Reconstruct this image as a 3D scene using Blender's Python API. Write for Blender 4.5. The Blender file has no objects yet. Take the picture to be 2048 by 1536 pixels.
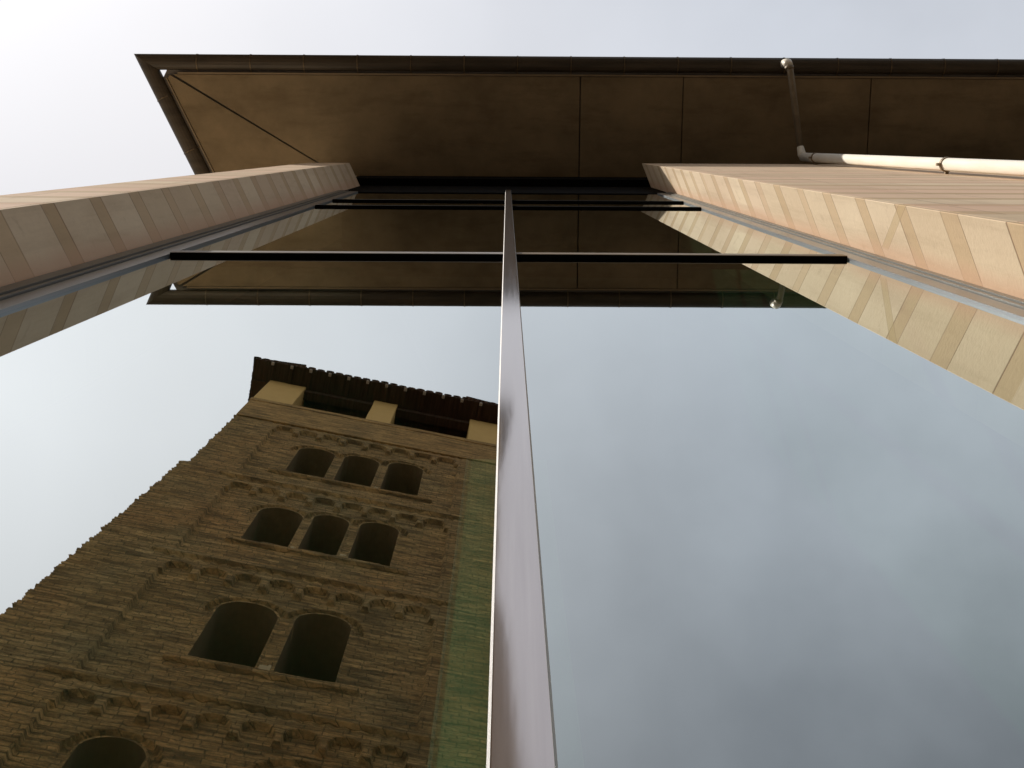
import bpy, bmesh, math, random
import numpy as np
from mathutils import Matrix, Vector, noise as mnoise
random.seed(7); rng = np.random.default_rng(11)
S = bpy.context.scene
COL = S.collection
# ------------------------------------------------------------------ camera
cd = bpy.data.cameras.new("camera"); cam = bpy.data.objects.new("camera", cd); COL.objects.link(cam)
Fv = Vector((0.0048736, 0.1875328, 0.9822463)); Uv = Vector((-0.0050051, -0.9822410, 0.1875567)); Rv = Vector((0.9999756, -0.0058303, -0.0038484))
m = Matrix.Identity(4)
for i in range(3):
    m[i][0] = Rv[i]; m[i][1] = Uv[i]; m[i][2] = -Fv[i]
cam.matrix_world = m                       # phone held at the origin, 1.55 m above the paving
cd.sensor_width = 36.0; cd.lens = 36.0 * 2536 / 2048; cd.clip_start = 0.02; cd.clip_end = 2000
S.camera = cam
# ------------------------------------------------------------------ world and sun
SUN_AZ, SUN_EL = math.radians(26), math.radians(45)      # az: angle from -X towards -Y
sd = Vector((-math.cos(SUN_AZ) * math.cos(SUN_EL), -math.sin(SUN_AZ) * math.cos(SUN_EL), math.sin(SUN_EL)))
W = bpy.data.worlds.new("World"); S.world = W; W.use_nodes = True
nt = W.node_tree; nt.nodes.clear(); N = nt.nodes.new; L = nt.links.new
def wmath(op, a, b=None, clamp=False):
    n = N('ShaderNodeMath'); n.operation = op; n.use_clamp = clamp
    for k, v in enumerate((a, b)):
        if v is None: continue
        if isinstance(v, (int, float)): n.inputs[k].default_value = v
        else: L(v, n.inputs[k])
    return n.outputs[0]
sky = N('ShaderNodeTexSky'); sky.sky_type = 'NISHITA'; sky.sun_disc = False
sky.sun_elevation = SUN_EL; sky.sun_rotation = math.atan2(sd.x, sd.y)
bgs = N('ShaderNodeBackground'); bgs.inputs[1].default_value = 0.10; L(sky.outputs[0], bgs.inputs[0])
tc = N('ShaderNodeTexCoord'); sx = N('ShaderNodeSeparateXYZ'); L(tc.outputs['Generated'], sx.inputs[0])
mp = N('ShaderNodeMapping'); mp.inputs['Scale'].default_value = (1.0, 1.0, 0.7); mp.inputs['Location'].default_value = (3.1, 1.7, 0.4); L(tc.outputs['Generated'], mp.inputs[0])
n1 = N('ShaderNodeTexNoise'); n1.inputs['Scale'].default_value = 6.0; n1.inputs['Detail'].default_value = 6; n1.inputs['Roughness'].default_value = .5; L(mp.outputs[0], n1.inputs['Vector'])
n2 = N('ShaderNodeTexNoise'); n2.inputs['Scale'].default_value = 2.0; n2.inputs['Detail'].default_value = 2; L(mp.outputs[0], n2.inputs['Vector'])
cl = wmath('ADD', wmath('MULTIPLY', wmath('SUBTRACT', n1.outputs[0], .5), .6), wmath('MULTIPLY', wmath('SUBTRACT', n2.outputs[0], .5), .35))
# cloud deck: thinner and brighter on the sun's side (-X), thicker away from it
left = wmath('MAXIMUM', wmath('MULTIPLY', sx.outputs[0], -1.0), 0.0); right = wmath('MAXIMUM', sx.outputs[0], 0.0)
base = wmath('ADD', wmath('SUBTRACT', .86, wmath('MULTIPLY', right, .30)), wmath('MULTIPLY', wmath('MULTIPLY', left, 1.3), wmath('ADD', .30, wmath('MULTIPLY', sx.outputs[1], -3.2), True)))
bank = wmath('MULTIPLY', wmath('MULTIPLY', wmath('ADD', wmath('MULTIPLY', sx.outputs[1], -2.6), -.25, True), wmath('ADD', wmath('MULTIPLY', sx.outputs[0], 5.0), .45, True)), .22)
base = wmath('SUBTRACT', base, bank)       # a darker bank of cloud away from the sun
# the deck's variation is strongest away from the sun
amp = wmath('MULTIPLY', wmath('ADD', sx.outputs[0], .6, True), wmath('ADD', .22, wmath('MULTIPLY', sx.outputs[1], -3.0), True))
bri = wmath('MAXIMUM', wmath('ADD', base, wmath('MULTIPLY', cl, amp)), .3)
bri = wmath('MINIMUM', bri, 1.3)
mixc = N('ShaderNodeMix'); mixc.data_type = 'RGBA'
L(wmath('MULTIPLY', wmath('ADD', sx.outputs[0], .25), 2.2, True), mixc.inputs[0])
mixc.inputs[6].default_value = (1.0, .985, 1.0, 1); mixc.inputs[7].default_value = (.92, .965, 1.05, 1)
bgc = N('ShaderNodeBackground'); L(mixc.outputs[2], bgc.inputs[0]); L(bri, bgc.inputs[1])
ms = N('ShaderNodeMixShader'); ms.inputs[0].default_value = .88; L(bgs.outputs[0], ms.inputs[1]); L(bgc.outputs[0], ms.inputs[2])
wo = N('ShaderNodeOutputWorld'); L(ms.outputs[0], wo.inputs[0])
sl = bpy.data.lights.new("sun", 'SUN'); sl.energy = 4.6; sl.angle = math.radians(.6); sl.color = (1.0, .94, .86)
so = bpy.data.objects.new("sun", sl); COL.objects.link(so); so.rotation_euler = sd.to_track_quat('Z', 'Y').to_euler(); so.location = (-20, -8, 30)
S.view_settings.view_transform = 'Standard'; S.view_settings.look = 'None'; S.view_settings.exposure = 0; S.view_settings.gamma = 1
S.render.engine = 'CYCLES'
S.cycles.max_bounces = 10; S.cycles.transparent_max_bounces = 12; S.cycles.glossy_bounces = 6
GZ = -1.55                                                # ground level

# ------------------------------------------------------------------ material helper
class MT:
    def __init__(s, name):
        s.m = bpy.data.materials.new(name); s.m.use_nodes = True; s.t = s.m.node_tree; s.t.nodes.clear()
        s.out = s.t.nodes.new('ShaderNodeOutputMaterial')
    def n(s, ty, **kw):
        n = s.t.nodes.new(ty)
        for k, v in kw.items(): setattr(n, k, v)
        return n
    def l(s, a, b): s.t.links.new(a, b)
    def put(s, v, sock):
        if isinstance(v, (int, float)): sock.default_value = v
        elif isinstance(v, (tuple, list)): sock.default_value = v
        else: s.l(v, sock)
    def math(s, op, a, b=0.0, c=None, clamp=False):
        n = s.n('ShaderNodeMath', operation=op, use_clamp=clamp); s.put(a, n.inputs[0]); s.put(b, n.inputs[1])
        if c is not None: s.put(c, n.inputs[2])
        return n.outputs[0]
    def coord(s):
        if not hasattr(s, '_c'): s._c = s.n('ShaderNodeTexCoord').outputs['Object']
        return s._c
    def xyz(s, v=None):
        n = s.n('ShaderNodeSeparateXYZ'); s.l(v or s.coord(), n.inputs[0]); return n.outputs
    def comb(s, x, y, z):
        n = s.n('ShaderNodeCombineXYZ'); s.put(x, n.inputs[0]); s.put(y, n.inputs[1]); s.put(z, n.inputs[2]); return n.outputs[0]
    def noise(s, scale, detail=3, rough=.55, vec=None, sc=None):
        n = s.n('ShaderNodeTexNoise'); n.inputs['Scale'].default_value = scale; n.inputs['Detail'].default_value = detail; n.inputs['Roughness'].default_value = rough
        v = vec or s.coord()
        if sc:
            mm = s.n('ShaderNodeMapping'); mm.inputs['Scale'].default_value = sc; s.l(v, mm.inputs[0]); v = mm.outputs[0]
        s.l(v, n.inputs['Vector']); return n.outputs[0]
    def white(s, v):
        n = s.n('ShaderNodeTexWhiteNoise', noise_dimensions='3D'); s.l(v, n.inputs['Vector']); return n.outputs[0]
    def ramp(s, f, stops):
        n = s.n('ShaderNodeValToRGB'); s.put(f, n.inputs[0]); e = n.color_ramp.elements
        while len(e) < len(stops): e.new(.5)
        for k, (p, c) in enumerate(stops):
            e[k].position = p; e[k].color = (c, c, c, 1) if isinstance(c, (int, float)) else (*c, 1)
        return n.outputs[0]
    def mix(s, f, a, b, mode='MIX'):
        n = s.n('ShaderNodeMix', data_type='RGBA', blend_type=mode); s.put(f, n.inputs[0])
        for v, k in ((a, 6), (b, 7)):
            if isinstance(v, tuple) and len(v) == 3: v = (*v, 1)
            s.put(v, n.inputs[k])
        return n.outputs[2]
    def bump(s, h, strength=.5, dist=.01, prev=None):
        n = s.n('ShaderNodeBump'); n.inputs['Strength'].default_value = strength; n.inputs['Distance'].default_value = dist; s.put(h, n.inputs['Height'])
        if prev: s.l(prev, n.inputs['Normal'])
        return n.outputs[0]
    def finish(s, color, rough=.8, metal=0.0, normal=None, spec=.3):
        b = s.n('ShaderNodeBsdfPrincipled')
        if isinstance(color, tuple) and len(color) == 3: color = (*color, 1)
        s.put(color, b.inputs['Base Color']); s.put(rough, b.inputs['Roughness']); s.put(metal, b.inputs['Metallic']); b.inputs['Specular IOR Level'].default_value = spec
        if normal: s.l(normal, b.inputs['Normal'])
        s.l(b.outputs[0], s.out.inputs[0]); return s.m

# ---- pale limestone cladding, wide courses alternating with narrow tan ones
H0, PER, BW = 3.885 + 1.55, .515, .145       # in the building's own z (ground = 0)
def mat_cladding(name, streak=False, bar_shadow=False):
    t = MT(name); x, y, z = t.xyz()
    zz = t.math('ADD', z, t.math('MULTIPLY', t.math('SUBTRACT', t.noise(1.3, 2), .5), .012))
    q = t.math('DIVIDE', t.math('SUBTRACT', zz, H0), PER); row = t.math('FLOOR', q); fr = t.math('FRACT', t.math('ADD', q, 40.0))
    fz = t.math('MULTIPLY', fr, PER)
    wr = t.white(t.comb(row, 3.0, 1.0)); bwid = t.math('ADD', BW - .02, t.math('MULTIPLY', wr, .04))
    band = t.math('SUBTRACT', 1.0, t.math('MULTIPLY', t.math('SUBTRACT', fz, bwid), 140.0, clamp=True))
    band = t.math('MULTIPLY', band, t.math('MULTIPLY', fz, 160.0, clamp=True))
    colid = t.math('FLOOR', t.math('DIVIDE', t.math('ADD', x, t.math('MULTIPLY', wr, 3.7)), .95))
    blk = t.white(t.comb(colid, row, band))
    pale = t.mix(blk, (.68, .54, .365), (.80, .66, .475)); tan = t.mix(blk, (.56, .405, .235), (.65, .49, .31))
    c = t.mix(band, pale, tan)
    c = t.mix(t.ramp(t.white(t.comb(row, 2.0, 9.0)), [(.55, 0.0), (1, .30)]), c, (.66, .46, .33))
    cloud = t.noise(2.2, 5, .6); c = t.mix(t.ramp(cloud, [(.3, 0.0), (.75, .35)]), c, (.55, .40, .26))
    c = t.mix(t.ramp(t.noise(1.0, 5, .7, sc=(5, 9, .7)), [(.48, 0.0), (.72, .38)]), c, (.40, .28, .17))      # run-off streaks
    c = t.mix(t.ramp(t.noise(13, 4, .7), [(.60, 0.0), (.74, .35)]), c, (.38, .27, .17))
    fine = t.noise(38, 3, .6); c = t.mix(t.math('MULTIPLY', fine, .22), c, (.42, .30, .19))
    if streak: c = t.mix(t.ramp(t.white(t.comb(row, 4.0, band)), [(.3, 0.0), (1, .55)]), c, (.74, .48, .35))
    # joints: fine dark lines above and below each narrow course
    j1 = t.math('SUBTRACT', 1.0, t.math('MULTIPLY', t.math('ABSOLUTE', t.math('SUBTRACT', fz, bwid)), 120.0, clamp=True), clamp=True)
    j2 = t.math('SUBTRACT', 1.0, t.math('MULTIPLY', t.math('MINIMUM', fz, t.math('SUBTRACT', PER, fz)), 150.0, clamp=True), clamp=True)
    w2 = t.white(t.comb(row, 8.0, 5.0)); jn = t.math('MAXIMUM', t.math('MULTIPLY', j1, t.math('ADD', .45, t.math('MULTIPLY', w2, .55))), t.math('MULTIPLY', j2, t.math('SUBTRACT', 1.0, w2)))
    fx = t.math('FRACT', t.math('DIVIDE', t.math('ADD', x, t.math('MULTIPLY', wr, 3.7)), .95))
    j3 = t.math('SUBTRACT', 1.0, t.math('MULTIPLY', t.math('MINIMUM', fx, t.math('SUBTRACT', 1.0, fx)), 260.0, clamp=True), clamp=True)
    if not streak: j3 = 0.0
    jj = t.math('MAXIMUM', jn, j3)
    c = t.mix(t.math('MULTIPLY', jj, .9), c, (.17, .085, .045))
    # partial shade beside the glazing, painted as a reddish tint
    if bar_shadow:      # tan diagonal: transom's shadow in sun thrown off the glass, painted on
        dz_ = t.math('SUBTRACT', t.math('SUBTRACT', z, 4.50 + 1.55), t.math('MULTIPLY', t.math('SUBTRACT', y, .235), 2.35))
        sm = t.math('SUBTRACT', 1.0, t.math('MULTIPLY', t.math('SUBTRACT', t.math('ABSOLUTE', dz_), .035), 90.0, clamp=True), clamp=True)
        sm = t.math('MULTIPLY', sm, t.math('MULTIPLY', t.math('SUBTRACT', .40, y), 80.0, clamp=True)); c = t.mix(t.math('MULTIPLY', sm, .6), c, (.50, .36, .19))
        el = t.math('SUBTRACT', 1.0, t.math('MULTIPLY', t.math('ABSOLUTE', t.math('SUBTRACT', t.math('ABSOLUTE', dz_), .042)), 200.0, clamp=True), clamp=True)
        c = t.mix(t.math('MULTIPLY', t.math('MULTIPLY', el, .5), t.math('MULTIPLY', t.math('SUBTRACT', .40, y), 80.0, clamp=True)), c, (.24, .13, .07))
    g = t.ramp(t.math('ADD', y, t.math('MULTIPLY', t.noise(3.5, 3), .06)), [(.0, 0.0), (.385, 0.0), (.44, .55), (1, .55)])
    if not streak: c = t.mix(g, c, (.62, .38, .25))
    if streak == 'right_reveal': pass
    nb = t.bump(t.math('SUBTRACT', t.noise(60, 4), t.math('MULTIPLY', jj, .8)), .35, .004)
    t.finish(c, .8, normal=nb, spec=.2)
    return t.m
M = {}
M['reveal'] = mat_cladding('stone_reveal'); M['reveal_r'] = mat_cladding('stone_reveal_bar_shadow', bar_shadow=True); M['clad'] = mat_cladding('stone_front', True)

# ---- soffit boards
t = MT('soffit_board')
c = t.mix(t.ramp(t.noise(1.6, 5, .65), [(.3, 0.0), (.7, 1.0)]), (.17, .127, .072), (.28, .21, .122))
c = t.mix(t.ramp(t.noise(.9, 6, .7, sc=(1, 4, 1)), [(.50, 0.0), (.70, .5)]), c, (.10, .068, .034))
M['soffit'] = t.finish(c, .65, normal=t.bump(t.noise(25, 4), .2, .005), spec=.25)
t = MT('dark_metal'); c = t.mix(t.noise(6, 4), (.022, .017, .012), (.05, .040, .028)); M['dark'] = t.finish(c, t.math('ADD', .35, t.math('MULTIPLY', t.noise(12), .25)), .0, spec=.4)
t = MT('gutter_metal'); c = t.mix(t.ramp(t.noise(4, 4, sc=(.4, 3, 3)), [(.3, 0.0), (.7, 1.0)]), (.045, .035, .024), (.08, .062, .042)); M['gutter'] = t.finish(c, .5, .2, spec=.4)
t = MT('zinc_trim'); M['trim'] = t.finish(t.mix(t.noise(9), (.20, .15, .09), (.30, .23, .15)), .5, .3)
t = MT('black_metal'); M['black'] = t.finish((.005, .0045, .004), .8, spec=.05)
t = MT('anodised_mullion')
br = t.noise(2.0, 4, .6, sc=(60, 60, 1.2))
c = t.mix(t.ramp(br, [(.3, 0.0), (.7, 1.0)]), (.46, .42, .42), (.52, .48, .475))
M['mullion'] = t.finish(c, t.math('ADD', .05, t.math('MULTIPLY', br, .06)), .72, normal=t.bump(t.noise(3, 3, sc=(8, 8, .8)), .03, .003), spec=.6)
t = MT('polished_edge'); M['edge'] = t.finish(t.mix(t.noise(8), (.34, .325, .31), (.46, .44, .42)), .45, .3)
t = MT('aluminium'); c = t.mix(t.noise(3, 3, sc=(1, 1, .5)), (.20, .20, .185), (.28, .28, .26)); M['alu'] = t.finish(c, .35, .5)
t = MT('frame_reflection'); c = t.mix(t.noise(3, 3, sc=(1, 1, .5)), (.26, .275, .285), (.34, .355, .365)); M['frame_refl'] = t.finish(c, .3, .6)  # pale strip standing in for the frame's reflection in the glass
t = MT('green_gasket'); M['gasket'] = t.finish((.025, .045, .038), .4)
t = MT('pipe_paint'); c = t.mix(t.ramp(t.noise(5, 4, sc=(3, 3, .5)), [(.3, 0.0), (.7, 1.0)]), (.78, .72, .60), (.88, .83, .72)); M['pipe'] = t.finish(c, .38, spec=.4)
t = MT('pipe_in_shade'); M['pipe_shaded'] = t.finish(t.mix(t.ramp(t.noise(6, 4), [(.3, 0.0), (.7, 1.0)]), (.16, .125, .085), (.28, .23, .16)), .55, .2)  # pipe colour darkened to stand for the eave's shade
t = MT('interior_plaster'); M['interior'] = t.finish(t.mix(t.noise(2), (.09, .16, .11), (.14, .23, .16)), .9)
t = MT('interior_post'); M['post'] = t.finish(t.mix(t.noise(3), (.38, .48, .31), (.46, .56, .38)), .7)
t = MT('bounce_pale'); M['bounce'] = t.finish(t.mix(t.noise(30, 3), (.55, .46, .34), (.78, .68, .52)), .95)  # colour for the top of the added bounce block
t = MT('roof_sheet'); M['roof'] = t.finish(t.mix(t.noise(5), (.12, .11, .10), (.2, .18, .16)), .6)
# ---- coated solar glass: mirror-like at grazing angles, grey-green tint in transmission
t = MT('coated_glass')
lw = t.n('ShaderNodeLayerWeight'); lw.inputs[0].default_value = .5           # facing = 1 - cos
cosv = t.math('SUBTRACT', 1.0, lw.outputs['Facing'])
R_ = t.math('MAXIMUM', t.math('SUBTRACT', .95, t.math('MULTIPLY', cosv, 1.16)), .13)
gl = t.n('ShaderNodeBsdfGlossy'); gl.inputs['Roughness'].default_value = .006; gl.inputs['Color'].default_value = (.93, .985, .985, 1)
tr = t.n('ShaderNodeBsdfTransparent'); tr.inputs['Color'].default_value = (.36, .58, .46, 1)
mx = t.n('ShaderNodeMixShader'); t.l(R_, mx.inputs[0]); t.l(tr.outputs[0], mx.inputs[1]); t.l(gl.outputs[0], mx.inputs[2]); t.l(mx.outputs[0], t.out.inputs[0]); M['glass'] = t.m
t = MT('glass_body'); tr = t.n('ShaderNodeBsdfTransparent'); tr.inputs['Color'].default_value = (.93, .97, .95, 1); t.l(tr.outputs[0], t.out.inputs[0]); M['glass_body'] = t.m

# ---- old tower stone
def mat_rubble(name, smooth=False):
    t = MT(name); x, y, z = t.xyz()
    wob = t.math('MULTIPLY', t.math('SUBTRACT', t.noise(.9, 3), .5), .22)
    wob2 = t.math('MULTIPLY', t.math('SUBTRACT', t.noise(5.0, 2), .5), .04)
    v = t.comb(t.math('ADD', x, t.math('MULTIPLY', y, 1.0)), t.math('ADD', t.math('ADD', z, wob), wob2), 0.0)
    br = t.n('ShaderNodeTexBrick'); t.l(v, br.inputs['Vector']); br.offset = .47; br.squash = .8; br.squash_frequency = 3
    br.inputs['Color1'].default_value = (0, 0, 0, 1); br.inputs['Color2'].default_value = (1, 1, 1, 1); br.inputs['Mortar'].default_value = (.5, .5, .5, 1)
    br.inputs['Scale'].default_value = 1.0; br.inputs['Mortar Size'].default_value = .012 if not smooth else .006; br.inputs['Mortar Smooth'].default_value = .6; br.inputs['Bias'].default_value = 0
    br.inputs['Brick Width'].default_value = .34 if not smooth else .62; br.inputs['Row Height'].default_value = .125 if not smooth else .30
    tone = br.outputs['Color']; mort = br.outputs['Fac']
    c = t.mix(tone, (.22, .12, .038), (.56, .34, .12))
    pv = t.n('ShaderNodeTexVoronoi'); pv.inputs['Scale'].default_value = 1.0
    mm = t.n('ShaderNodeMapping'); mm.inputs['Scale'].default_value = (1.6, 1.6, 9.5); t.l(t.coord(), mm.inputs[0]); t.l(mm.outputs[0], pv.inputs['Vector'])
    sp = t.n('ShaderNodeSeparateColor'); t.l(pv.outputs['Color'], sp.inputs[0])
    c = t.mix(.42, c, t.mix(sp.outputs[0], (.24, .14, .05), (.64, .40, .16)))
    gn = t.noise(.45, 5, .6)
    c = t.mix(t.ramp(gn, [(.45, 0.0), (.7, .45)]), c, (.33, .28, .14))          # lichen-grey patches
    c = t.mix(t.ramp(t.noise(.33, 4), [(.45, 0.0), (.7, .5)]), c, (.52, .25, .085))    # reddish patches
    if smooth: c = t.mix(.65, c, (.50, .285, .095))
    c = t.mix(t.ramp(t.noise(1.0, 5, .7, sc=(1.1, 1.1, 9)), [(.40, .75), (.56, 0.0)]), c, (.085, .05, .022))
    c = t.mix(t.math('MULTIPLY', mort, .55 if not smooth else .45), c, (.055, .038, .02))
    c = t.mix(t.ramp(t.noise(14, 4, .65), [(.35, .45), (.6, 0.0)]), c, (.09, .06, .03))
    h = t.math('SUBTRACT', t.math('ADD', t.math('MULTIPLY', tone, .35), t.noise(20, 4, .7)), t.math('MULTIPLY', mort, .8))
    return t.finish(c, .95, normal=t.bump(h, .7 if not smooth else .5, .025), spec=.1)
M['rubble'] = mat_rubble('rubble_stone'); M['ashlar'] = mat_rubble('dressed_stone', True)
t = MT('pale_stone'); c = t.mix(t.noise(3, 5, .6, sc=(1, 1, 3)), (.50, .30, .10), (.66, .42, .15)); M['pale'] = t.finish(c, .9, normal=t.bump(t.noise(12, 5), .5, .03), spec=.1)
t = MT('worn_base_stone'); M['wornbase'] = t.finish(t.mix(t.noise(6, 4), (.36, .27, .14), (.52, .40, .22)), .9, normal=t.bump(t.noise(18, 4), .5, .02), spec=.1)
t = MT('niche_shade'); M['niche'] = t.finish(t.mix(t.noise(7, 4), (.13, .08, .04), (.22, .14, .07)), .95, normal=t.bump(t.noise(15, 4), .5, .02), spec=.05)  # stone darkened: the shade of the unlit openings is in the colour
t = MT('old_wood'); c = t.mix(t.ramp(t.noise(2, 4, sc=(9, .6, 1)), [(.3, 0.0), (.7, 1.0)]), (.035, .018, .010), (.085, .045, .026)); M['wood'] = t.finish(c, .85, normal=t.bump(t.noise(3, 3, sc=(14, .5, 1)), .5, .02), spec=.1)
t = MT('clay_tile'); M['tile'] = t.finish(t.mix(t.noise(2.5, 4), (.10, .055, .035), (.24, .13, .075)), .9, normal=t.bump(t.noise(20, 4), .4, .01), spec=.1)
t = MT('mortar'); M['mortar'] = t.finish(t.mix(t.noise(9, 3), (.40, .32, .24), (.62, .52, .42)), .9)
t = MT('void'); M['void'] = t.finish((.03, .022, .014), 1.0, spec=0.0)
# ---- paving
t = MT('paving'); x, y, z = t.xyz()
br = t.n('ShaderNodeTexBrick'); t.l(t.coord(), br.inputs['Vector']); br.inputs['Scale'].default_value = 1.0; br.inputs['Brick Width'].default_value = .8; br.inputs['Row Height'].default_value = .4; br.inputs['Mortar Size'].default_value = .006
br.inputs['Color1'].default_value = (.06, .05, .036, 1); br.inputs['Color2'].default_value = (.095, .078, .056, 1); br.inputs['Mortar'].default_value = (.03, .026, .02, 1)
c = t.mix(t.ramp(t.noise(1.2, 5), [(.4, 0.0), (.7, .4)]), br.outputs['Color'], (.06, .05, .04))
M['paving'] = t.finish(c, .8, normal=t.bump(br.outputs['Fac'], .4, -.004))

# ------------------------------------------------------------------ mesh helpers
def tag(o, label=None, cat=None, group=None, kind=None):
    for k, v in (('label', label), ('category', cat), ('group', group), ('kind', kind)):
        if v: o[k] = v
    return o
def link(name, bm, mats, parent=None, smooth=False):
    me = bpy.data.meshes.new(name); bmesh.ops.recalc_face_normals(bm, faces=bm.faces[:]); bm.to_mesh(me); bm.free()
    if not isinstance(mats, (list, tuple)): mats = [mats]
    for k in mats: me.materials.append(k)
    if smooth: me.polygons.foreach_set('use_smooth', [True] * len(me.polygons))
    o = bpy.data.objects.new(name, me); COL.objects.link(o)
    if parent: o.parent = parent
    return o
def empty(name, loc, rz=0.0):
    o = bpy.data.objects.new(name, None); COL.objects.link(o); o.location = loc; o.rotation_euler = (0, 0, rz); o.empty_display_size = .5; return o
def box(bm, x0, x1, y0, y1, z0, z1, mi=0):
    v = [bm.verts.new(p) for p in ((x0, y0, z0), (x1, y0, z0), (x1, y1, z0), (x0, y1, z0), (x0, y0, z1), (x1, y0, z1), (x1, y1, z1), (x0, y1, z1))]
    fs = []
    for a in ((0, 3, 2, 1), (4, 5, 6, 7), (0, 1, 5, 4), (1, 2, 6, 5), (2, 3, 7, 6), (3, 0, 4, 7)):
        f = bm.faces.new([v[i] for i in a]); f.material_index = mi; fs.append(f)
    return fs
def prism(bm, poly, z0, z1, mi=0):
    a = [bm.verts.new((x, y, z0)) for x, y in poly]; b = [bm.verts.new((x, y, z1)) for x, y in poly]; n = len(poly)
    bm.faces.new(a[::-1]).material_index = mi; bm.faces.new(b).material_index = mi
    out = []
    for i in range(n):
        f = bm.faces.new((a[i], a[(i + 1) % n], b[(i + 1) % n], b[i])); f.material_index = mi; out.append(f)
    return out
def bev(bm, w, seg=1):
    bmesh.ops.bevel(bm, geom=bm.edges[:], offset=w, segments=seg, affect='EDGES', clamp_overlap=True)
def tube(bm, pts, r, n=16, caps=True):
    pts = [Vector(p) for p in pts]; rings = []
    for i, p in enumerate(pts):
        d = (pts[min(i + 1, len(pts) - 1)] - pts[max(i - 1, 0)]).normalized()
        a = d.cross(Vector((0, 0, 1)));
        if a.length < .05: a = d.cross(Vector((0, 1, 0)))
        a.normalize(); b = d.cross(a).normalized(); rr = r[i] if isinstance(r, (list, tuple)) else r
        if i and a.dot(pa) < 0: a = -a; b = -b
        pa = a
        rings.append([bm.verts.new(p + rr * (math.cos(2 * math.pi * k / n) * a + math.sin(2 * math.pi * k / n) * b)) for k in range(n)])
    for i in range(len(rings) - 1):
        for k in range(n): bm.faces.new((rings[i][k], rings[i][(k + 1) % n], rings[i + 1][(k + 1) % n], rings[i + 1][k]))
    if caps: bm.faces.new(rings[0][::-1]); bm.faces.new(rings[-1])

# ------------------------------------------------------------------ ground
bm = bmesh.new(); bmesh.ops.create_grid(bm, x_segments=8, y_segments=8, size=300)
g = link('ground', bm, M['paving']); g.location = (0, 0, GZ); g['kind'] = 'structure'

# ------------------------------------------------------------------ the modern building (local frame: world shifted so ground is z = 0)
B = empty('museum_building', (0, 0, GZ))
tag(B, 'modern building with pale stone piers, tall mirror glazing and a wide dark eave overhead', 'building')
def Z(z): return z - GZ
YG = .45; XL, XR = -1.495, 1.487; YL, YR = .2206, .208; XLF, XRF = -1.602, 1.373; XE = -2.02; SK = .47
IL, IR = -1.325, 1.345           # inner edges of the side frames
ZT = 13.1; ZS = 14.05; ZH = 11.42
# walls: front faces, with separate reveals (the reveal slab is the skin facing the opening)
bm = bmesh.new(); prism(bm, [(XE, YL), (XLF - .03, YL), (XLF - .03, .70), (XLF - .03 + SK * 8.5, 9.2), (XE + SK * 9, YL + 9)], 0, Z(ZT)); bev(bm, .004)
o = link('wall', bm, M['clad'], B); tag(o, 'narrow sunlit stone pier left of the glass')
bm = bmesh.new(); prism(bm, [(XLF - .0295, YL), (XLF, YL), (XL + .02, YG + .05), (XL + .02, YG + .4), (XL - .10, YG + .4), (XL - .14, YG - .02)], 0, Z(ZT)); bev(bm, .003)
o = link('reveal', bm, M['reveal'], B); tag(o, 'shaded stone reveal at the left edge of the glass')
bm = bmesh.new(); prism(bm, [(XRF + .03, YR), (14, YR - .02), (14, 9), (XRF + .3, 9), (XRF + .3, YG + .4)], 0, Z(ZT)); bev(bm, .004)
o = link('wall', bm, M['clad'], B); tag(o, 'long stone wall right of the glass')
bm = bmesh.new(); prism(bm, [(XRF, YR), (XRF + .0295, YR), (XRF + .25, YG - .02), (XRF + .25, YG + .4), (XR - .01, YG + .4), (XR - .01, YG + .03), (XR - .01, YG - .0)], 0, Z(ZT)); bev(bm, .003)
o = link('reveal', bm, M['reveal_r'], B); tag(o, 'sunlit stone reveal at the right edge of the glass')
# head box above the glass and dark clerestory band behind the wall heads
bm = bmesh.new(); box(bm, XL + .005, XR - .015, .446, 1.2, Z(ZH), Z(ZT - .003)); bev(bm, .004); link('lintel', bm, M['black'], B)
bm = bmesh.new(); prism(bm, [(XE + SK * .25 + .3, .372), (14, .372), (14, 9), (XE + SK * 9 + .3, 9)], Z(ZT + .004), Z(ZS + .02)); link('clerestory_band', bm, M['black'], B)
bm = bmesh.new(); prism(bm, [(XE + SK * .19 + .01, .372), (XE + SK * .19 + .29, .372), (XE + SK * 9 + .29, 9), (XE + SK * 9 + .01, 9)], Z(ZT + .002), Z(ZS + .02)); link('end_wall', bm, M['clad'], B)
# unseen block added beside the end wall: pale top bounces sun onto the soffit
bm = bmesh.new(); prism(bm, [(-13, 1.2), (XE + SK * .95 - .01, 1.2), (XE + SK * 8.8 - .01, 9), (-13, 9)], 0, Z(9.6)); link('bounce_block', bm, M['clad'], B)
bm = bmesh.new(); prism(bm, [(-12.8, 1.4), (XE + SK * 1.1 - .05, 1.4), (XE + SK * 8.6 - .05, 8.8), (-12.8, 8.8)], Z(9.604), Z(9.65)); link('bounce_block_top', bm, M['bounce'], B)
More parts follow.
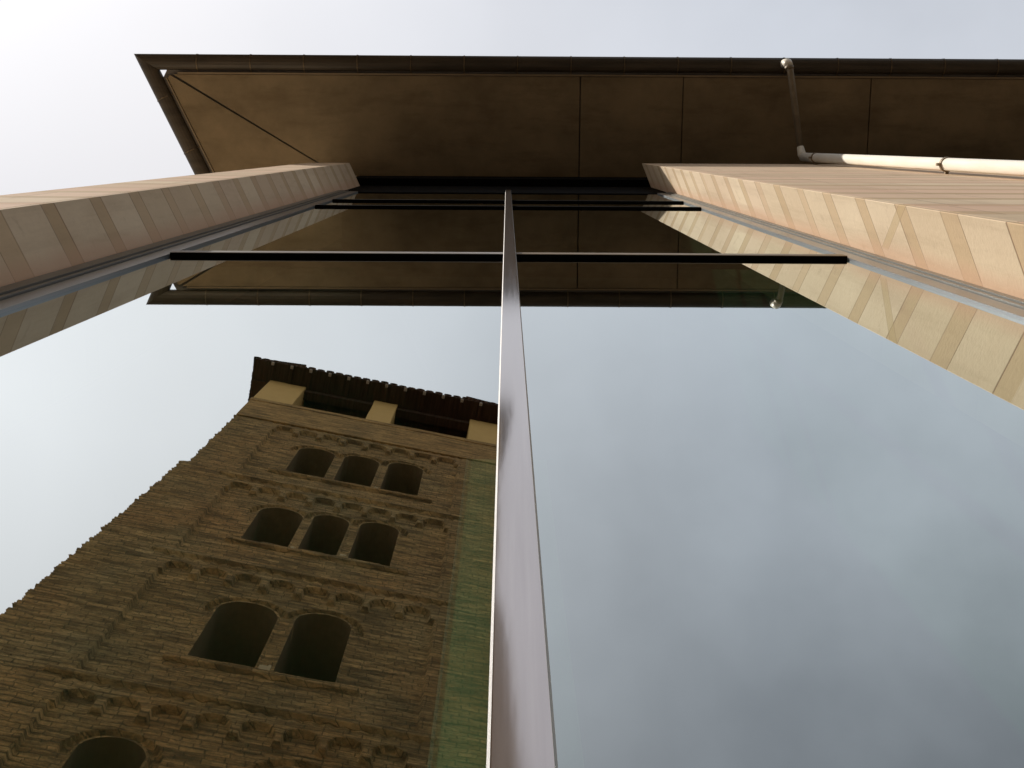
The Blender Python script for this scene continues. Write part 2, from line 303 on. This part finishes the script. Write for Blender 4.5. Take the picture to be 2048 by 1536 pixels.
# soffit boards with open joints
SY0, SY1 = -.695, .50
bm0 = [(-3.66, -.662), (-3.625, SY0), (.782, SY0), (.782, SY1), (-1.73, SY1), (-1.90, .35)]
def soff(poly, z=ZS):
    bm = bmesh.new(); prism(bm, poly, Z(z), Z(z + .03)); bev(bm, .002); return link('soffit_panel', bm, M['soffit'], B)
hipn = Vector((.49, -.87))
soff([(-3.60, SY0), (.782, SY0), (.782, SY1), (-1.61, SY1)])
soff([(-3.662, -.655), (-3.635, -.69), (-1.63, SY1), (-1.60, .60), (-1.60, 3.72)], ZS - .0)
xs = [.79, 1.90, 3.93, 5.95, 7.97, 10.0, 12.0]
for a, b in zip(xs[:-1], xs[1:]):
    soff([(a + .005, SY0), (b - .005, SY0), (b - .005, SY1), (a + .005, SY1)])
bm = bmesh.new(); box(bm, -3.55, 12.0, SY0 - .022, SY0 - .004, Z(ZS - .012), Z(ZS + .035)); link('soffit_trim', bm, M['trim'], B)
bm = bmesh.new(); prism(bm, [(-3.68, -.655), (-3.665, -.655), (-1.61, 3.72), (-1.625, 3.72)], Z(ZS - .012), Z(ZS + .035)); link('soffit_trim', bm, M['trim'], B)
# roof deck above the boards; its corner is cut off short of the gutter
bm = bmesh.new(); prism(bm, [(-3.665, -.765), (14, -.765), (14, 10), (1.28, 10), (-3.735, -.632)], Z(ZS + .05), Z(ZS + .22)); link('roof', bm, M['roof'], B)
# gutter: half-round trough profiles along the two eaves
def trough(p0, p1, n_in, m0, m1, w=.165, dep=.10):
    bm = bmesh.new(); rings = []
    prof = [(0, .075), (0, 0)] + [(w / 2 - w / 2 * math.cos(a), -dep * .55 * math.sin(a)) for a in [math.pi * k / 8 for k in range(1, 8)]] + [(w, 0), (w, .06)]
    prof = prof + [(x * .94 + w * .03, zz + .008) for x, zz in prof[::-1]]
    for p, mit in ((p0, m0), (p1, m1)):
        rings.append([bm.verts.new((p[0] + n_in[0] * x + mit[0] * x, p[1] + n_in[1] * x + mit[1] * x, Z(ZS + .03) + zz)) for x, zz in prof])
    n = len(prof)
    for k in range(n): bm.faces.new((rings[0][k], rings[0][(k + 1) % n], rings[1][(k + 1) % n], rings[1][k]))
    bm.faces.new(rings[0]); bm.faces.new(rings[1][::-1]); return bm
c0 = (-4.02, -.908); sdv = Vector((SK, 1)).normalized(); sin_ = Vector((sdv.y, -sdv.x)) # inward normal of the side eave
k_ = (1 + sdv.x) / sdv.y     # mitre: both troughs meet on one diagonal
g1 = link('gutter', trough(c0, (12.0, -.908), (0, 1), (k_, 0), (0, 0)), M['gutter'], B)
tag(g1, 'long front gutter')
off = Vector((k_, 1)) - sin_
g2 = link('gutter', trough(c0, (c0[0] + SK * 6, c0[1] + 6), (sin_.x, sin_.y), (off.x, off.y), (0, 0), dep=.10), M['gutter'], B)
tag(g2, 'side gutter on the slanting end of the roof')
for k in range(27):
    X = -3.34 + k * .575
    if X > 11.8: break
    bm = bmesh.new()
    prof = [(.0 - .004, .07), (-.004, 0)] + [(.0825 - .0865 * math.cos(a), -.0595 * math.sin(a)) for a in [math.pi * q / 8 for q in range(1, 8)]] + [(.169, 0), (.24, .02)]
    r0 = [bm.verts.new((X - .007, c0[1] + x, Z(ZS + .03) + zz - .001)) for x, zz in prof]; r1 = [bm.verts.new((X + .007, c0[1] + x, Z(ZS + .03) + zz - .001)) for x, zz in prof]
    for q in range(len(prof) - 1): bm.faces.new((r0[q], r0[q + 1], r1[q + 1], r1[q]))
    bmesh.ops.solidify(bm, geom=bm.faces[:], thickness=.003)
    link('gutter_bracket', bm, M['trim'], g1)
for k in range(6):
    d = .55 + k * .62; bm = bmesh.new(); p = Vector(c0) + sdv * d
    a = p - sdv * .007 - sin_ * .003; b = p + sdv * .007 - sin_ * .003
    ins = [(-.0, .07), (0, -.002), (.03, -.045), (.08, -.063), (.13, -.048), (.17, 0), (.23, .02)]
    r0 = [bm.verts.new((a.x + sin_.x * x, a.y + sin_.y * x, Z(ZS + .03) + zz)) for x, zz in ins]; r1 = [bm.verts.new((b.x + sin_.x * x, b.y + sin_.y * x, Z(ZS + .03) + zz)) for x, zz in ins]
    for q in range(len(ins) - 1): bm.faces.new((r0[q], r0[q + 1], r1[q + 1], r1[q]))
    bmesh.ops.solidify(bm, geom=bm.faces[:], thickness=.003); link('gutter_bracket', bm, M['trim'], g2)
# downpipe: outlet, slanting run under the soffit, vertical run down the wall
PX, PY = 3.10, .138
bm = bmesh.new()
pts = [(2.975, -.84, Z(13.99)), (2.975, -.84, Z(13.86)), (2.98, -.80, Z(13.79)), (2.99, -.74, Z(13.76))] + [(PX - .01 + .0 * k, PY - .10, Z(13.58)), (PX, PY - .03, Z(13.54)), (PX, PY, Z(13.44))]
tube(bm, pts[:3], [.05, .05, .044], 18); tube(bm, pts[4:], [.036, .044, .046], 18); tube(bm, [(PX, PY, Z(13.46)), (PX, PY, Z(-1.3))], .046, 20)
dp = link('downpipe', bm, M['pipe'], B, smooth=True)
bm = bmesh.new(); tube(bm, pts[2:5], [.040, .035, .033], 18); tube(bm, [pts[2], Vector(pts[2]) + Vector((.003, .03, -.012))], .048, 18); o = link('pipe_offset', bm, M['pipe_shaded'], dp, smooth=True); tag(o, 'slanting length of pipe under the eave, coloured dark for its shade')
for z in (12.9, 9.05, 7.45, 5.6, 3.4, 1.2):
    bm = bmesh.new(); tube(bm, [(PX, PY, Z(z - .018)), (PX, PY, Z(z + .018))], .053, 20); box(bm, PX - .012, PX + .012, PY + .02, PY + .075, Z(z - .012), Z(z + .012)); box(bm, PX - .075, PX - .045, PY - .010, PY + .010, Z(z - .015), Z(z + .015))
    link('pipe_clip', bm, M['trim'], dp)
# glazing
MX0, MX1, MY = -.0122, .0373, .42
TZ = [5.0, 8.83, 9.72]; bands = [-1.45] + TZ + [ZH + .01]
for i in range(4):
    for side, (xa, xb) in enumerate(((IL - .01, -.002), (.026, IR + .01))):
        bm = bmesh.new(); fs = box(bm, xa, xb, YG, YG + .012, Z(bands[i] + (.0 if i == 0 else .04)), Z(bands[i + 1] - .0 if i < 3 else bands[4]), 1)
        o = link('glass_pane', bm, [M['glass'], M['glass_body']], B)
        for p in o.data.polygons: p.material_index = 0 if p.normal.y < -.5 else 1
for i, z in enumerate(TZ):
    for sd_, (xa, xb) in enumerate(((IL + .001, MX0 - .001), (MX1 + .001, IR - .0))):
        bm = bmesh.new(); d = .017 if i == 0 else .014; h = .075 if i == 0 else .05
        box(bm, xa, xb, YG - d, YG + .04, Z(z), Z(z + h), 0); bev(bm, .002)
        o = link('transom', bm, [M['black'], M['trim'] if sd_ else M['edge']], B)  # pale left front, dim right one: uneven light put into the colour
        for p in o.data.polygons:
            if p.normal.y < -.5 and i == 0: p.material_index = 1
# mullion cap with a polished arris on each side
bm = bmesh.new(); prism(bm, [(MX0 + .0025, MY), (MX1 - .0025, MY), (MX1 - .0025, YG + .02), (MX0 + .0025, YG + .02)], 0.05, Z(ZH + .01)); mu = link('mullion', bm, M['mullion'], B)
bm = bmesh.new(); prism(bm, [(MX0, MY + .004), (MX0 + .0025, MY - .0005), (MX0 + .0025, YG + .02), (MX0, YG + .02)], 0.05, Z(ZH + .01)); link('edge_trim', bm, M['edge'], mu)
bm = bmesh.new(); prism(bm, [(MX1, MY + .003), (MX1, YG + .02), (MX1 - .0025, YG + .02), (MX1 - .0025, MY - .0005)], 0.05, Z(ZH + .01)); link('edge_trim', bm, M['alu'], mu)
bm = bmesh.new(); prism(bm, [(-.056, .476), (.0625, .476), (.0625, .66), (-.056, .66)], 0.05, Z(1.88)); link('inner_post', bm, M['post'], B)
bm = bmesh.new(); prism(bm, [(-.0592, .474), (-.0562, .474), (-.0562, .50), (-.0592, .50)], 0.05, Z(1.88)); link('post_edge', bm, M['edge'], B)
# side frames against the reveals: aluminium bead and dark gasket
for s, xa, xb in ((1, XL, IL), (-1, XR, IR)):
    w = xb - xa
    def pr(a, b, y0, m, nm):
        bm = bmesh.new(); p, q = sorted((xa + w * a, xa + w * b)); prism(bm, [(p, y0), (q, y0), (q, .47), (p, .47)], 0.05, Z(ZH + .005)); return link(nm, bm, m, B)
    pr(.0, .33, .430, M['alu'], 'window_frame_or_reflection'); pr(.335, .40, .446, M['gasket'], 'gasket'); pr(.405, .50, .434, M['alu'], 'window_frame_or_reflection'); pr(.505, .56, .446, M['gasket'], 'gasket'); pr(.565, 1.0, .440, M['frame_refl'], 'window_frame_or_reflection')  # innermost pale strip paints the frame's mirror image
# room behind the glass
bm = bmesh.new(); x0, x1, y0, y1 = XL - .08, XR + .1, .49, 5.0
v = {}
def quad(a): bm.faces.new([bm.verts.new(p) for p in a])
z0, z1 = .01, Z(ZT) - .02
pl = [(x0, y0), (x0, .72), (x0 + SK * (y1 - .72), y1), (x1, y1), (x1, y0)]
for (ax, ay), (bx, by) in zip(pl[:-1], pl[1:]): quad([(ax, ay, z0), (bx, by, z0), (bx, by, z1), (ax, ay, z1)])
quad([(x, y, z0) for x, y in pl]); quad([(x, y, z1) for x, y in pl])
link('interior_lining', bm, M['interior'], B)

# ------------------------------------------------------------------ the bell tower (seen in the glass)
PHI = math.radians(11.0)
T = empty('bell_tower', (-7.198, .9 - 7.178, GZ), -PHI)
tag(T, 'old brown stone bell tower with arched openings and tiled roof, mirrored in the glass', 'tower')
TW, TD = 7.17, 7.0
OPEN = [  # x0, x1, sill, crown
    (2.05, 2.97, 28.95, 31.55), (3.20, 4.10, 28.95, 31.62), (4.33, 5.22, 29.0, 31.75),
    (2.08, 3.00, 23.80, 26.20), (3.20, 3.97, 23.80, 26.35), (4.20, 5.04, 23.85, 26.45),
    (2.42, 3.45, 18.20, 20.75), (3.74, 4.70, 18.20, 20.85),
    (1.80, 2.68, 12.6, 15.45), (4.15, 5.05, 12.6, 15.5),
    (2.3, 3.3, 6.6, 9.4), (3.8, 4.8, 6.6, 9.4)]
PAN = [(28.25, 32.95), (22.45, 27.35), (17.0, 21.95), (10.6, 16.55), (4.0, 10.0)]
PX0, PX1 = 1.12, 6.05
def xleft(z): 
    a = -.17 * np.clip((28.0 - z) * 40, 0, 1); return a - .30 * np.clip((27.5 - z) / 10.0, 0, 1) - .15 * np.clip((17 - z) / 17, 0, 1)
dz = .032; zs = np.arange(GZ, 33.05, dz); nz = len(zs)
us = np.concatenate([np.linspace(-TD, -.08, 60), np.arange(0, TW, .031), [TW], TW + np.linspace(.08, TD, 50)])
nu = len(us); U_, Z_ = np.meshgrid(us, zs)
front = (U_ >= 0) & (U_ <= TW); fr_ = np.clip(U_, 0, TW) / TW
dep = np.zeros_like(U_)
X = np.clip(U_, 0, TW)
# recessed panels with a row of little blind arches at the head
for (a, b) in PAN:
    inp = (X > PX0) & (X < PX1) & (Z_ > a) & (Z_ < b) & front
    top = inp & (Z_ > b - .62); body = inp & ~top
    dep[body] = -.10
    per = (PX1 - PX0) / 8; xm = (X - PX0) % per - per / 2; zc = b - .40
    arch = top & (((Z_ < zc) & (np.abs(xm) < .235)) | ((xm ** 2 + (Z_ - zc) ** 2) < .235 ** 2)); dep[arch] = -.10
    ring = top & ~arch & (((xm ** 2 + np.maximum(Z_ - zc, 0) ** 2) < .275 ** 2) & (Z_ > zc - .1)); dep[ring] = .0
    # saw-tooth band and string course above
    tb = (X > PX0 - .1) & (X < PX1 + .1) & (Z_ > b + .02) & (Z_ < b + .20) & front
    dep[tb] = -.035 + .035 * np.abs(((X[tb] / .24) % 1) * 2 - 1)
    sc = (Z_ > b + .20) & (Z_ < b + .36) & front & (X > PX0 - .3) & (X < PX1 + .3); dep[sc] = .05
orn = np.zeros(U_.shape)
for (a, b) in PAN: orn = np.maximum(orn, ((Z_ > b - .62) & (Z_ < b + .38) & (X > PX0 - .3) & (X < PX1 + .3)) * 1.0)
# stepped outer order round every opening
for (x0, x1, zb, zt) in OPEN:
    r = (x1 - x0) / 2; xc = (x0 + x1) / 2; zc = zt - r
    R2 = np.sqrt((X - xc) ** 2 + np.maximum(Z_ - zc, 0) ** 2); near = (Z_ > zc - .15) & (R2 < r + .20) & (R2 > r + .05) & front & (Z_ < zt + .3)
    dep[near] = -.185
# sills
for (a, b, zb) in ((1.7, 5.6, 28.9), (1.8, 5.4, 23.75), (2.1, 5.1, 18.15), (1.4, 5.6, 12.55)):
    s_ = front & (X > a) & (X < b) & (Z_ < zb) & (Z_ > zb - .16); dep[s_] = -.03
# stones: courses with individually offset blocks
wz = Z_ + .05 * np.sin(X * 1.3 + Z_ * .7) + .03 * np.sin(X * 3.7 + 1) 
row = np.floor(wz / .125).astype(int); off_ = rng.random(4000)[np.abs(row) % 4000]
bl = np.floor((U_ + off_ * 1.7) / (.24 + .2 * off_)).astype(int)
hsh = (np.sin(row * 12.9898 + bl * 78.233) * 43758.5453) % 1.0
dep += (1 - .75 * orn) * ((hsh - .5) * .018 + rng.normal(0, .002, dep.shape))
dep -= .008 * (1 - orn) * (np.abs((wz / .125) % 1 - .0) < .25)
big = np.array([[0.0]])
xs_ = np.where(U_ < 0, xleft(Z_), np.where(U_ > TW, TW, xleft(Z_) + fr_ * (TW - xleft(Z_))))
# the panel geometry above is in true x near the middle: keep features where they are, only stretch the left strip
xs_ = np.where(front & (X >= 1.0), X, np.where(front, xleft(Z_) + X * (1.0 - xleft(Z_)), xs_))
ys_ = np.where(U_ < 0, U_, np.where(U_ > TW, -(U_ - TW), 0.0))
jit = rng.normal(0, .012, Z_.shape) + (hsh - .5) * .05
nx = np.where(U_ < 0, -1.0, np.where(U_ > TW, 1.0, 0.0)); ny = np.where(front, 1.0, 0.0)
lc = np.abs(U_) < .02; nx = np.where(lc, -.8, nx)
px_ = xs_ + nx * (dep + np.where(lc, jit, 0)); py_ = ys_ + ny * dep
co = np.stack([px_, py_, Z_ - GZ], -1).reshape(-1, 3)
hole = np.zeros((nz - 1, nu - 1), bool); cx = (px_[:-1, :-1] + px_[1:, 1:]) / 2; cz = (Z_[:-1, :-1] + Z_[1:, 1:]) / 2; fc = front[:-1, :-1] & front[1:, 1:]
for (x0, x1, zb, zt) in OPEN:
    r = (x1 - x0) / 2; xc = (x0 + x1) / 2; zc = zt - r
    hole |= fc & (((np.abs(cx - xc) < r + .015) & (cz > zb - .01) & (cz < zc)) | (((cx - xc) ** 2 + (cz - zc) ** 2 < (r + .015) ** 2) & (cz >= zc)))
idx = np.arange(nz * nu).reshape(nz, nu); q = np.stack([idx[:-1, :-1], idx[:-1, 1:], idx[1:, 1:], idx[1:, :-1]], -1)[~hole]
# winding: u runs left-back -> front -> right-back; outward needs reversal on this frame
q = q[:, ::-1]
me = bpy.data.meshes.new('wall'); me.vertices.add(len(co)); me.vertices.foreach_set('co', co.ravel()); me.loops.add(q.size); me.loops.foreach_set('vertex_index', q.ravel().astype(np.int32))
me.polygons.add(len(q)); me.polygons.foreach_set('loop_start', np.arange(0, q.size, 4, dtype=np.int32)); me.polygons.foreach_set('loop_total', np.full(len(q), 4, np.int32)); me.update(calc_edges=True); me.validate()
me.materials.append(M['rubble']); tw = bpy.data.objects.new('wall', me); COL.objects.link(tw); tw.parent = T
# arched openings: deep embrasures with a thin raised rim
def arch_pts(x0, x1, zb, zt, grow=0.0, n=14):
    r = (x1 - x0) / 2; xc = (x0 + x1) / 2; zc = zt - r; R = r + grow
    return [(xc - R, zb - grow)] + [(xc - R * math.cos(math.pi * k / n), zc + R * math.sin(math.pi * k / n)) for k in range(n + 1)] + [(xc + R, zb - grow)]
for i, (x0, x1, zb, zt) in enumerate(OPEN):
    a = arch_pts(x0, x1, zb, zt); b = arch_pts(x0, x1, zb, zt, .035); bm = bmesh.new()
    yf = -.09; yb = -1.6
    A = [bm.verts.new((x + random.uniform(-.008, .008), yf, z - GZ)) for x, z in a]; Bv = [bm.verts.new((x, yf - .0, z - GZ)) for x, z in b]; Cv = [bm.verts.new((x, -.24, z - GZ)) for x, z in b]; D = [bm.verts.new((x, yb, z - GZ)) for x, z in a]
    n = len(a)
    for k in range(n):
        k2 = (k + 1) % n
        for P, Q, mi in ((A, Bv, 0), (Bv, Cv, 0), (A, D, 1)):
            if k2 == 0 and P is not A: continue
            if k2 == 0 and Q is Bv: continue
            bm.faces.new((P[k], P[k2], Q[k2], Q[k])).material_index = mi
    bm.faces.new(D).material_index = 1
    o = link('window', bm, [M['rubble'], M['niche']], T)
# colonnettes between neighbouring openings
for (xa, xb, zb, zt) in ((2.97, 3.20, 28.95, 31.1), (4.10, 4.33, 28.97, 31.2), (3.00, 3.20, 23.8, 25.8), (3.97, 4.20, 23.82, 25.95), (3.45, 3.74, 18.2, 20.3)):
    xc = (xa + xb) / 2; w = (xb - xa) / 2 
    yc = -.26; w *= .92
    bm = bmesh.new(); tube(bm, [(xc, yc, Z(zb + .30)), (xc, yc, Z(zb + 1.0)), (xc, yc, Z(zt - .15))], [w * .66, w * .70, w * .64], 12); col = link('column', bm, M['ashlar'], T, smooth=True)
    bm = bmesh.new(); box(bm, xc - w * .9, xc + w * .9, -.36, -.10, Z(zb - .02), Z(zb + .30)); bev(bm, .03, 2); link('column_base', bm, M['wornbase'], col)
    bm = bmesh.new(); prism(bm, [(xc - w * 1.1, -.42), (xc + w * 1.1, -.42), (xc + w * 1.1, -.11), (xc - w * 1.1, -.11)], Z(zt - .2), Z(zt + .02)); bev(bm, .03); link('capital', bm, M['ashlar'], col)
# frieze, ledge, loggia piers, dark loft behind them
def slabmesh(x0, x1, y0, y1, z0, z1, amp=.01, res=.25):
    bm = bmesh.new(); box(bm, x0, x1, y0, y1, z0, z1); bmesh.ops.subdivide_edges(bm, edges=bm.edges[:], cuts=2)
    bev_e = [e for e in bm.edges if len(e.link_faces) == 2 and e.calc_face_angle(0) > .5]; bmesh.ops.bevel(bm, geom=bev_e, offset=.015, segments=1, affect='EDGES')
    for v in bm.verts: v.co += mnoise.noise_vector(v.co * 3.1) * amp
    return bm
link('frieze', slabmesh(.01, TW, -TD, .035, Z(33.05), Z(34.9), .02), M['ashlar'], T)
link('ledge', slabmesh(-.0, TW + .02, -TD, .055, Z(34.9), Z(35.20), .015), M['ashlar'], T)
for xa, xb in ((.02, 1.14), (3.25, 3.97), (6.22, TW)):
    link('pier', slabmesh(xa, xb, -.75, .02, Z(35.2), Z(37.95), .02), M['pale'], T)
for xa, xb in ((.02, 1.14), (3.25, 3.97), (6.22, TW)):
    link('pier', slabmesh(xa, xb, -TD, -TD + .7, Z(35.2), Z(37.95), .02), M['pale'], T)
for ya, yb in ((-3.95, -3.2),):
    link('pier', slabmesh(.02, .8, ya, yb, Z(35.2), Z(37.95), .02), M['pale'], T); link('pier', slabmesh(TW - .8, TW, ya, yb, Z(35.2), Z(37.95), .02), M['pale'], T)
bm = bmesh.new(); box(bm, .8, TW - .8, -TD + .75, -.76, Z(35.2), Z(37.9)); link('loft_wall', bm, M['wood'], T)
for xa, xb in ((1.14, 3.25), (3.97, 6.22)):
    bm = bmesh.new(); box(bm, xa, xb, -.40, -.32, Z(35.2), Z(35.75)); box(bm, xa, xb, -.45, -.25, Z(35.72), Z(35.80)); link('parapet_rail', bm, M['wood'], T)
    bm = bmesh.new(); box(bm, xa - .02, xb + .02, -.30, -.05, Z(37.62), Z(37.94)); link('beam', bm, M['wood'], T)
# roof: boarded underside, sloping tiled planes
EX0, EX1, EY0, EY1, EZ = -.54, TW + .27, -TD - .55, .58, 38.0
bm = bmesh.new(); cxr, cyr = (EX0 + EX1) / 2, (EY0 + EY1) / 2
def zr(d): return EZ + d * .33
ring0 = [(EX0, EY0), (EX1, EY0), (EX1, EY1), (EX0, EY1)]
lo = [bm.verts.new((x, y, Z(EZ))) for x, y in ring0]; hi = [bm.verts.new((x, y, Z(EZ + .06))) for x, y in ring0]; ap = bm.verts.new((cxr, cyr, Z(EZ + 1.6)))
bm.faces.new(lo[::-1])
for k in range(4):
    bm.faces.new((lo[k], lo[(k + 1) % 4], hi[(k + 1) % 4], hi[k])); bm.faces.new((hi[k], hi[(k + 1) % 4], ap))
rf = link('roof', bm, M['wood'], T)
bm = bmesh.new()
def tile(bm, p, d, r, ln, up=True):
    d = Vector(d); s = d.cross(Vector((0, 0, 1))).normalized(); nn = 8; rings = []
    for tt, rr in ((0, r), (ln, r * .8)):
        c = Vector(p) + d * tt
        rings.append([bm.verts.new(c + s * rr * math.cos(math.pi * k / nn) + Vector((0, 0, (1 if up else -1) * rr * math.sin(math.pi * k / nn)))) for k in range(nn + 1)])
        rings.append([bm.verts.new(c + s * (rr - .02) * math.cos(math.pi * k / nn) + Vector((0, 0, (1 if up else -1) * (rr - .02) * math.sin(math.pi * k / nn)))) for k in range(nn + 1)])
    for k in range(nn):
        bm.faces.new((rings[0][k], rings[0][k + 1], rings[2][k + 1], rings[2][k])); bm.faces.new((rings[1][k], rings[1][k + 1], rings[3][k + 1], rings[3][k])); bm.faces.new((rings[0][k], rings[0][k + 1], rings[1][k + 1], rings[1][k]))
sl_ = math.atan(.36)
def row_tiles(a, b, inward):
    a, b = Vector(a), Vector(b); n = int((b - a).length / .275); w = (b - a) / n; inw = Vector(inward)
    for k in range(n + 1):
        p = a + w * k + Vector((0, 0, random.uniform(-.012, .012))); d = (inw * math.cos(sl_) + Vector((0, 0, math.sin(sl_))))
        tile(bm, p - inw * (.035 + random.uniform(-.012, .012)), d, .115, 1.6, True)
        if k < n: tile(bm, p + w * .5 - inw * (.015 + random.uniform(-.012, .012)) + Vector((0, 0, .065)), d, .10, 1.6, False)
zt_ = Z(EZ + .065)
row_tiles((EX0 + .06, EY1, zt_), (EX1 - .06, EY1, zt_), (0, -1, 0)); row_tiles((EX0, EY0 + .1, zt_), (EX0, EY1 - .1, zt_), (1, 0, 0)); row_tiles((EX1, EY0 + .1, zt_), (EX1, EY1 - .1, zt_), (-1, 0, 0))
link('eave_tiles', bm, M['tile'], rf)
for k in range(13):
    x = .02 + k * .585
    bm = bmesh.new(); box(bm, x - .045, x + .045, EY1 - .10, EY1 + .005, Z(EZ - .05), Z(EZ + .0)); bev(bm, .012); link('rafter_tip', bm, M['mortar'], rf)
    bm = bmesh.new(); box(bm, x - .05, x + .05, -.30, EY1 - .10, Z(EZ - .09), Z(EZ - .0)); link('rafter', bm, M['wood'], rf)
for k in range(12):
    y = -.1 - k * .58
    bm = bmesh.new(); box(bm, EX0 + .03, .3, y - .05, y + .05, Z(EZ - .09), Z(EZ)); link('rafter', bm, M['wood'], rf)
# sloping buttress on the right flank
bm = bmesh.new(); pr_ = [(TW - .05, GZ), (8.6, GZ), (8.5, 8.0), (7.62, 17.0), (7.36, 22.6), (TW - .05, 24.2)]
fa = [bm.verts.new((x, -.25, Z(z))) for x, z in pr_]; fb = [bm.verts.new((x, -3.0, Z(z))) for x, z in pr_]; n = len(pr_)
bm.faces.new(fa); bm.faces.new(fb[::-1])
for k in range(n): bm.faces.new((fa[k], fa[(k + 1) % n], fb[(k + 1) % n], fb[k]))
link('buttress', bm, M['rubble'], T)
